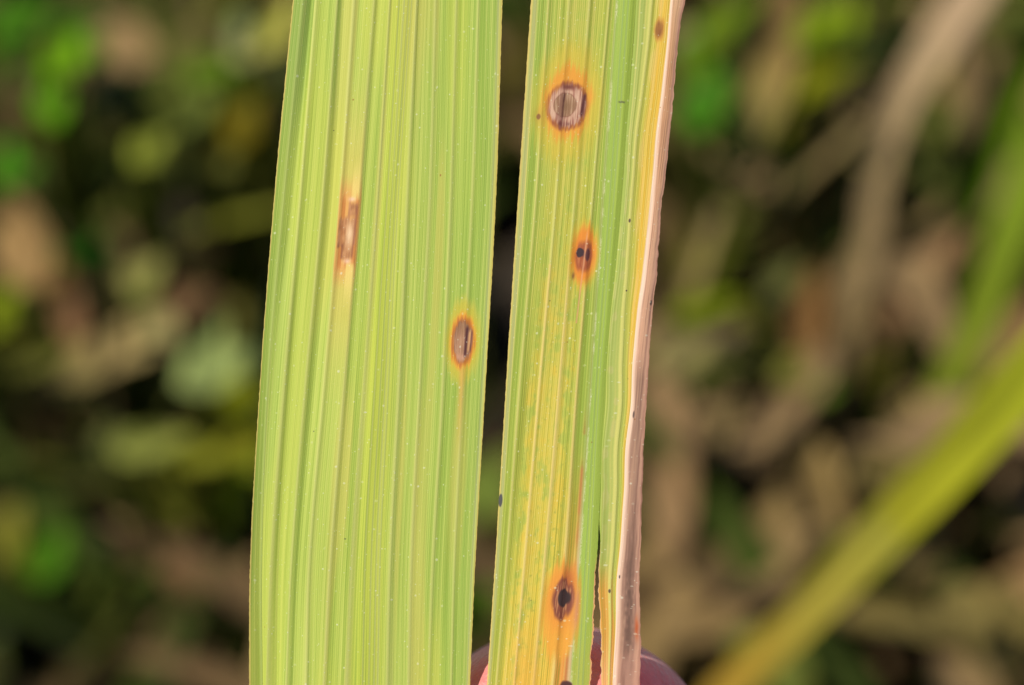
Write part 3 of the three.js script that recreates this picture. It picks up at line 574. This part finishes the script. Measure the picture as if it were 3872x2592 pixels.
// --- left of the blades
weed('weed with bright green sunlit leaves in the top left corner', [[150, 120, .40, 150, 110, 70, [112, 158, 0]], [115, 215, .40, 150, 110, 100, [96, 150, 0]], [40, 40, .41, 150, 110, 30, [70, 120, 10]], [185, 60, .42, 110, 90, 10, [40, 90, 20]], [10, 110, .42, 120, 100, 150, [70, 110, 10]]]);
weed('weed leaf pair at the left edge above the tan dead leaf', [[10, 372, .41, 130, 80, 80, [70, 130, 0]], [70, 410, .42, 110, 70, 40, [50, 70, 14]]]);
weed('pale yellow green weed leaves beside the top of the light green blade', [[640, 55, .40, 150, 90, 60, [190, 190, 90]], [585, 105, .41, 120, 110, 20, [176, 168, 126]], [550, 60, .41, 80, 70, 120, [140, 150, 110]]]);
weed('olive green weed leaves left of the blade, below the pale ones', [[500, 160, .41, 150, 90, 20, [100, 130, 40]], [420, 145, .42, 110, 90, 160, [92, 96, 50]], [400, 215, .42, 110, 80, 200, [110, 120, 62]], [560, 210, .43, 120, 80, 330, [84, 104, 20]], [455, 240, .41, 120, 80, 250, [116, 130, 70]]]);
weed('weed with one pale olive leaf over black shade', [[345, 330, .40, 130, 100, 60, [136, 146, 66]], [290, 350, .41, 120, 80, 170, [96, 110, 30]], [255, 310, .42, 130, 80, 140, [70, 70, 20]], [330, 270, .43, 100, 80, 100, [60, 74, 20]]]);
weed('dull yellow brown weed leaves against the upper left margin of the blade', [[560, 270, .41, 150, 110, 75, [128, 112, 14]], [520, 330, .42, 130, 90, 200, [120, 96, 26]], [600, 340, .42, 120, 100, 300, [112, 104, 10]], [500, 390, .41, 110, 80, 230, [110, 108, 56]], [440, 300, .43, 120, 80, 160, [84, 76, 40]]]);
dead('broad tan dead leaf at the left edge', [45, 545, .41, 250, 190, 115, [172, 134, 96]]);
dead('brown dead leaf under the tan one at the left edge', [110, 600, .43, 170, 90, 110, [150, 112, 70]]);
weed('small dark green weed beside the broad tan dead leaf', [[205, 560, .42, 140, 70, 80, [44, 96, 10]], [190, 630, .42, 120, 70, 60, [86, 108, 40]]]);
dead('pinkish brown dead leaf below the small dark green weed', [165, 700, .41, 190, 90, 100, [150, 108, 84]]);
dead('tan dead leaf touching the pinkish brown one', [215, 740, .42, 140, 90, 30, [150, 124, 70]]);
weed('yellow green weed leaf on the left edge at mid height', [[10, 700, .41, 130, 90, 60, [120, 136, 0]], [50, 770, .42, 110, 80, 20, [96, 92, 20]]]);
weed('weed with a pale straw coloured leaf over brown litter', [[335, 625, .40, 130, 110, 70, [162, 154, 92]], [280, 600, .42, 110, 60, 100, [100, 96, 52]], [310, 690, .42, 110, 70, 230, [80, 110, 20]]]);
dead('rosy brown dead leaf right of the pale straw leaf', [430, 688, .41, 140, 90, 10, [146, 108, 84]]);
dead('dark brown curled dead leaf above the rosy brown one', [430, 590, .43, 170, 80, 200, [92, 72, 50]]);
dead('olive brown dead leaf beside the blade margin', [520, 730, .41, 140, 100, 70, [124, 114, 52]]);
weed('pale grey green wedge shaped weed leaf near the blade', [[490, 838, .39, 190, 150, 40, [156, 172, 116]], [545, 905, .41, 130, 100, 300, [124, 132, 30]], [480, 910, .42, 120, 80, 250, [122, 120, 50]]]);
blade('dry_straw', 'pale straw lying across the litter left of the wedge shaped leaf', 'dry grass', [[110, 870, .42, 90], [230, 815, .415, 100], [330, 770, .41, 110], [400, 740, .41, 60]], [[0, [118, 110, 66]], [.5, [170, 150, 102]], [1, [160, 156, 104]]]);
dead('tan dead leaf end below the pale straw', [240, 860, .42, 120, 80, 250, [160, 146, 92]]);
dead('brown dead leaf between the straw and the wedge shaped leaf', [420, 860, .42, 120, 70, 340, [128, 112, 72]]);
weed('olive weed leaves in a row below the wedge shaped leaf', [[350, 1015, .40, 170, 100, 10, [140, 148, 84]], [450, 1040, .40, 170, 80, 0, [144, 148, 60]], [555, 1025, .41, 140, 90, 20, [150, 146, 56]], [250, 1000, .42, 110, 90, 110, [92, 98, 60]], [215, 1050, .43, 120, 70, 250, [50, 54, 20]]]);
weed('dark olive hanging weed leaf over the blackest shade', [[390, 1115, .41, 200, 130, 295, [94, 98, 34]], [300, 1090, .43, 130, 70, 240, [60, 56, 20]]]);
weed('mid green weed leaves against the left margin of the blade', [[535, 1110, .41, 170, 100, 260, [112, 130, 18]], [575, 1085, .42, 120, 70, 60, [120, 134, 50]], [500, 1150, .42, 120, 60, 280, [84, 100, 20]]]);
weed('low weed with two green leaves near the lower left edge', [[115, 1270, .41, 130, 110, 70, [72, 116, 0]], [20, 1215, .41, 140, 90, 80, [130, 130, 44]], [55, 1300, .42, 120, 80, 320, [80, 92, 10]], [150, 1320, .43, 110, 70, 10, [52, 60, 10]]]);
dead('rosy brown dead leaf near the lower left margin of the blade', [455, 1330, .42, 180, 130, 330, [140, 104, 80]]);
dead('dim brown dead leaf under the hanging olive leaf', [320, 1225, .43, 150, 110, 100, [80, 58, 42]]);
dead('brown dead leaf at the bottom beside the blade', [420, 1480, .42, 200, 120, 330, [120, 94, 70]]);
weed('dim olive weed leaves at the bottom left', [[265, 1340, .42, 140, 90, 30, [70, 80, 26]], [150, 1430, .43, 150, 100, 90, [58, 54, 14]], [300, 1520, .42, 150, 90, 10, [92, 80, 40]], [20, 1460, .43, 130, 100, 100, [60, 50, 8]], [550, 1540, .43, 120, 90, 80, [30, 62, 10]]]);
// --- between the blades
weed('weed leaves showing through the gap between the two blades, lower half', [[1120, 950, .42, 130, 90, 60, [40, 62, 10]], [1125, 1110, .41, 160, 100, 80, [120, 140, 72]], [1105, 1230, .42, 120, 90, 110, [110, 120, 66]], [1110, 1345, .41, 160, 90, 80, [76, 112, 0]]]);
dead('brown dead leaf showing through the top of the gap between the blades', [1180, 140, .42, 190, 110, 80, [92, 80, 30]]);
// --- right of the blades
weed('bright green weed leaves right of the top of the yellowing blade', [[1612, 215, .405, 210, 150, 80, [66, 118, 4]], [1600, 130, .41, 120, 90, 50, [96, 128, 20]], [1660, 50, .41, 150, 110, 40, [104, 130, 22]], [1568, 95, .42, 100, 70, 80, [120, 136, 96]], [1640, 310, .42, 150, 80, 200, [86, 110, 30]]]);
blade('dry_straw', 'short pale dry grass blade at the top, hanging between green leaves', 'dry grass', [[1800, -60, .42, 90], [1795, 80, .415, 96], [1765, 190, .41, 94], [1715, 300, .41, 84], [1690, 340, .41, 40]], [[0, [96, 76, 46]], [.45, [146, 126, 74]], [1, [104, 108, 62]]]);
weed('yellow green weed leaves between the two dry blades at the top', [[1880, 55, .41, 170, 110, 60, [124, 148, 24]], [1850, 130, .42, 120, 90, 250, [96, 120, 20]], [1900, 190, .41, 160, 90, 30, [128, 134, 40]], [1790, 300, .42, 150, 90, 230, [90, 92, 24]], [1980, 30, .43, 110, 90, 30, [90, 80, 30]]]);
blade('dry_straw', 'long curved tan dry grass blade at the upper right', 'dry grass', [[2290, -110, .40, 100], [2180, 50, .40, 98], [2075, 210, .40, 74], [2012, 380, .405, 62], [1985, 560, .41, 58], [1945, 740, .415, 62], [1932, 880, .42, 54], [1905, 1010, .425, 44], [1870, 1100, .43, 40]], [[0, [184, 158, 134]], [.3, [168, 148, 114]], [.6, [150, 130, 94]], [1, [126, 112, 78]]]);
blade('dry_straw', 'short brown dry strip slanting right of the long curved tan blade', 'dry grass', [[2215, 470, .42, 60], [2130, 590, .415, 84], [2050, 700, .415, 84], [2000, 800, .42, 50]], [[0, [130, 106, 70]], [.5, [152, 118, 90]], [1, [120, 98, 66]]]);
blade('dry_straw', 'dim brown dry strip left of the long curved tan blade', 'dry grass', [[1900, 330, .425, 60], [1850, 460, .425, 70], [1800, 620, .43, 70], [1780, 760, .43, 60]], [[0, [104, 84, 40]], [.5, [96, 80, 40]], [1, [120, 104, 70]]]);
weed('small green weed leaf in the shade left of the long curved tan blade', [[1815, 395, .42, 120, 60, 80, [60, 126, 0]], [1870, 620, .43, 140, 60, 70, [70, 84, 10]], [1800, 640, .42, 120, 70, 60, [104, 110, 70]], [1900, 500, .43, 130, 60, 60, [66, 70, 10]]]);
blade('grass_shoot', 'green grass blade standing at the right edge', 'grass blade', [[2370, 60, .41, 90], [2300, 240, .41, 98], [2240, 400, .415, 90], [2170, 560, .42, 80], [2140, 700, .425, 60]], [[0, [84, 104, 24]], [.5, [84, 116, 24]], [1, [70, 90, 20]]], [.1, 0, 0]);
blade('grass_shoot', 'yellow green grass blade leaning from the right edge to the middle', 'grass blade', [[2400, 300, .395, 104], [2300, 560, .395, 92], [2225, 760, .40, 84], [2160, 900, .405, 76], [2110, 1040, .41, 66], [2070, 1180, .42, 34]], [[0, [108, 132, 44]], [.5, [122, 138, 52]], [1, [108, 116, 54]]], [0, 0, 0]);
blade('grass_shoot', 'broad yellow green blade crossing the lower right corner', 'grass blade', [[2520, 690, .33, 138], [2330, 895, .335, 138], [2160, 1080, .34, 124], [1990, 1255, .345, 112], [1830, 1420, .35, 96], [1690, 1560, .355, 90], [1560, 1700, .36, 80]], [[0, [140, 154, 52]], [.4, [146, 148, 54]], [.65, [150, 140, 54]], [.8, [158, 134, 48]], [1, [164, 126, 48]]], [0, 0, 0], .22);
weed('olive weed leaves between the blade margin and the dry strips, mid right', [[1640, 590, .42, 150, 90, 30, [92, 100, 24]], [1620, 700, .41, 160, 70, 10, [120, 136, 36]], [1725, 740, .41, 150, 80, 0, [118, 120, 52]], [1570, 580, .43, 140, 80, 80, [110, 104, 40]], [1850, 560, .43, 140, 80, 60, [88, 92, 34]], [1740, 520, .43, 120, 60, 20, [80, 76, 20]]]);
dead('brown upright dead leaf between olive weed leaves, mid right', [1855, 715, .415, 200, 110, 85, [146, 104, 66]]);
weed('pale olive weed leaves around the lower end of the long curved tan blade', [[1850, 845, .41, 170, 110, 20, [140, 136, 76]], [1960, 820, .42, 140, 90, 300, [156, 142, 92]], [2020, 830, .42, 130, 80, 30, [118, 114, 40]], [1890, 870, .42, 110, 80, 80, [110, 140, 56]], [1990, 720, .43, 140, 70, 70, [110, 92, 50]]]);
dead('large rosy tan dead leaf upright behind the dried margin', [1530, 1060, .40, 420, 150, 93, [176, 138, 108]]);
dead('pale straw dead leaf tip above the large rosy tan one', [1565, 800, .40, 190, 120, 30, [168, 152, 106]]);
blade('dry_straw', 'thin grey brown stalk pointing right from the pale straw tip', 'dry grass', [[1540, 850, .405, 60], [1620, 790, .405, 56], [1700, 740, .41, 30]], [[0, [134, 116, 86]], [1, [116, 96, 80]]]);
dead('grey brown dead leaf below the thin stalk', [1760, 870, .42, 200, 100, 340, [112, 92, 60]]);
weed('dark olive weed leaves in the shade beside the large rosy tan leaf', [[1680, 1060, .42, 160, 80, 60, [66, 76, 10]], [1720, 1130, .42, 140, 90, 40, [96, 96, 50]], [1650, 1170, .43, 140, 90, 120, [74, 64, 10]], [1790, 960, .43, 130, 90, 60, [86, 84, 34]]]);
dead('tan dead leaf curving down in the middle of the right side', [1880, 1130, .41, 330, 120, 285, [162, 132, 92]]);
dead('brown dead leaf beside the curving tan one', [1950, 1010, .42, 220, 110, 70, [132, 104, 66]]);
weed('green weed leaves above the broad crossing blade', [[2000, 960, .42, 170, 70, 75, [74, 84, 14]], [2060, 940, .42, 150, 80, 100, [112, 92, 62]], [2000, 1090, .42, 150, 80, 50, [110, 112, 40]], [2110, 880, .43, 150, 60, 70, [92, 96, 30]]]);
dead('wide tan dead leaf on the ground below the rosy tan one', [1680, 1330, .40, 400, 250, 35, [164, 132, 98]]);
dead('brown dead leaf left of the broad blade foot', [1580, 1460, .405, 300, 190, 20, [140, 116, 78]]);
dead('pale tan dead leaf right of the dried margin, low down', [1745, 1240, .405, 300, 150, 70, [160, 130, 92]]);
dead('brown dead leaf at the right edge above the crossing blade', [2310, 760, .41, 240, 110, 60, [158, 122, 86]]);
dead('rosy brown dead leaf at the right edge below the crossing blade', [2315, 1010, .41, 240, 140, 30, [150, 110, 82]]);
dead('pale tan dead leaf under the crossing blade', [2165, 1210, .41, 320, 110, 62, [156, 126, 92]]);
weed('dark green weed leaves under the crossing blade', [[2060, 1330, .42, 190, 100, 20, [54, 84, 12]], [2200, 1340, .43, 170, 90, 0, [70, 76, 30]], [2180, 1480, .42, 190, 110, 330, [56, 90, 12]], [2060, 1540, .43, 150, 110, 10, [86, 72, 34]], [2300, 1540, .43, 150, 120, 60, [80, 76, 44]]]);
blade('dry_straw', 'tan dry strip entering from the right edge near the bottom', 'dry grass', [[2420, 1320, .41, 110], [2300, 1370, .415, 104], [2180, 1410, .42, 76], [2080, 1420, .43, 30]], [[0, [164, 132, 96]], [.5, [152, 122, 84]], [1, [110, 92, 60]]]);
dead('wide brown dead leaf seen through the split and beside the dried margin', [1470, 1400, .405, 460, 300, 75, [150, 122, 88]]);
dead('brown dead leaf under the foot of the crossing blade', [1960, 1450, .425, 240, 120, 80, [128, 98, 68]]);
dead('dim brown dead leaf at the bottom right of the crossing blade', [1880, 1540, .43, 200, 110, 40, [100, 78, 54]]);
const ROWS = ['at the top edge', 'in the upper third', 'at mid height', 'in the lower third', 'at the bottom edge'];
const RCOLS = ['beside the dried leaf margin', 'midway between dried leaf margin and right edge', 'near the right edge'], LCOLS = ['near the left edge', 'beside the light green leaf'];
for (let i = 0; i < 15; i++) {
  const x = 1640 + (i % 3) * 270 + rr(-60, 60), y = 90 + Math.floor(i / 3) * 340 + rr(-90, 90), a = rr(-.9, .6) + (x > 1900 ? -.35 : .1), l = rr(240, 460), d = rr(.395, .42), w = rr(24, 42), g = rr(.8, 1.1), b = rr(-40, 40);
  blade('thin_dry_straw', `thin pale dry straw ${RCOLS[i % 3]}, ${ROWS[Math.floor(i / 3)]}`, 'dry grass', [[x - Math.sin(a) * l / 2, y - Math.cos(a) * l / 2, d, w * .6], [x + b, y, d + .004, w], [x + Math.sin(a) * l / 2, y + Math.cos(a) * l / 2, d + .02, w * .8]], [[0, [166 * g, 146 * g, 104 * g]], [1, [140 * g, 126 * g, 70 * g]]], [rr(-.3, .3), 0, rr(-.3, .3)]).userData.group = 'thin dry straws among the weeds on the right';
}
for (let i = 0; i < 10; i++) {
  const x = 150 + (i % 2) * 330 + rr(-80, 80), y = 110 + Math.floor(i / 2) * 330 + rr(-90, 90), a = rr(-1.5, 1.5), l = rr(180, 340), d = rr(.40, .43), w = rr(22, 40), g = rr(.7, 1.1), b = rr(-40, 40);
  blade('thin_grass_shoot', `thin olive grass shoot ${LCOLS[i % 2]}, ${ROWS[Math.floor(i / 2)]}`, 'grass shoot', [[x - Math.sin(a) * l / 2, y - Math.cos(a) * l / 2, d, w * .5], [x + b, y, d + .004, w], [x + Math.sin(a) * l / 2, y + Math.cos(a) * l / 2, d + .02, w * .8]], [[0, [118 * g, 122 * g, 56 * g]], [1, [96 * g, 98 * g, 36 * g]]], [rr(-.3, .3), 0, rr(-.3, .3)]).userData.group = 'thin olive grass shoots on the left';
}
// --- the mass of litter and ground cover that fills the field beyond and beneath
{
  const q = new THREE.Quaternion(), e = new THREE.Euler(), v = new THREE.Vector3(), sc = new THREE.Vector3(), M = new THREE.Matrix4(), col = new THREE.Color();
  const HOLES = [[1150, 650, 70, 250], [520, 560, 70, 60], [300, 420, 60, 40], [90, 980, 60, 60], [220, 1200, 60, 70], [1720, 440, 60, 60], [1630, 1000, 50, 80], [580, 700, 40, 60], [300, 60, 60, 60]];
  const eye = new THREE.Vector3(), hole = (x, y, z) => { eye.set(x, y, z).sub(camera.position); const d = -eye.dot(BACK), px = (eye.dot(RIGHT) / d * D0 / S + 1936) / Q, py = (1296 - eye.dot(UPV) / d * D0 / S) / Q; return HOLES.some((h) => Math.hypot((px - h[0]) / h[2], (py - h[1]) / h[3]) < 1.25); };
  const n = 5200, lit = new THREE.InstancedMesh(SHAPES[1], new THREE.MeshPhysicalMaterial({ map: streakTex, roughness: .95, transmission: .12, thickness: 0, side: THREE.DoubleSide, specularIntensity: .3 }), n);
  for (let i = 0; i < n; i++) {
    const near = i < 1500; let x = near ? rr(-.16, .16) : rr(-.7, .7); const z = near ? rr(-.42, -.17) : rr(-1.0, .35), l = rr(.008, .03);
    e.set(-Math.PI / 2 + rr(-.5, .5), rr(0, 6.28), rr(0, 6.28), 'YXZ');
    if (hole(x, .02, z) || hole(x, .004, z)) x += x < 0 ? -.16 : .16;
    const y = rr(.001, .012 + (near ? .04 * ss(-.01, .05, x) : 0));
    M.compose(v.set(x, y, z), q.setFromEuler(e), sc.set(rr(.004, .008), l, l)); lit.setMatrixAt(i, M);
    const k = rnd(), right = ss(-.03, .05, x), c = k < .2 + .2 * right ? [150, 126, 88] : k < .6 ? (right > .5 ? [124, 112, 60] : [84, 72, 42]) : (right > .5 ? [96, 106, 38] : [66, 78, 24]), g = rr(.6, 1.15) * GAIN; const lc = lin(c); col.setRGB(lc[0] * g, lc[1] * g, lc[2] * g); lit.setColorAt(i, col);  // litter on the right is coloured lighter to stand in for sunlight
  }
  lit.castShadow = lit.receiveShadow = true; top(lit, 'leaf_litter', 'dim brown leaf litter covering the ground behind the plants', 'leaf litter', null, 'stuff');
  const tuft = leafShape(.35, .2, .5, .3, .4), gn = 6700, gr = new THREE.InstancedMesh(tuft, new THREE.MeshPhysicalMaterial({ map: streakTex, roughness: .9, transmission: .2, thickness: 0, side: THREE.DoubleSide, specularIntensity: .35 }), gn);
  for (let i = 0; i < gn; i++) {
    const near = i < 1300; let x = near ? rr(-.1, .12) : rr(-.8, .8), z = near ? rr(-.42, -.17) : rr(-1.1, .3); const l = near ? rr(.015, .055) * (x > 0 ? 1.15 : .85) : rr(.03, .08);
        const wide = near ? 1.5 : 1;
    if (!near && x > -.12 && x < .12 && z > -.42 && z < -.1) x += x < 0 ? -.25 : .25;
    e.set(-rr(.1, near ? 1.2 : .8), rr(0, 6.28), 0, 'YXZ'); q.setFromEuler(e);
    if ([.1, .4, .7, .95].some((t) => { v.set(0, l * t, -l * t * t * .5).applyQuaternion(q); return hole(x + v.x, v.y, z + v.z); })) x += x < 0 ? -.14 : .14;
    M.compose(v.set(x, 0, z), q.setFromEuler(e), sc.set(rr(.003, .006) * wide, l, l)); gr.setMatrixAt(i, M);
    const k = rnd(), dry = near && x > 0 ? .42 : .15, c = k < .45 ? [64, 84, 14] : k < 1 - dry ? [100, 106, 36] : [142, 116, 78], g = rr(.6, 1.1) * GAIN, lc = lin(c); col.setRGB(lc[0] * g, lc[1] * g, lc[2] * g); gr.setColorAt(i, col);
  }
  gr.castShadow = gr.receiveShadow = true; top(gr, 'grass', 'low green ground cover grass around the weeds', 'grass', null, 'stuff');
}

renderer.render(scene, camera);
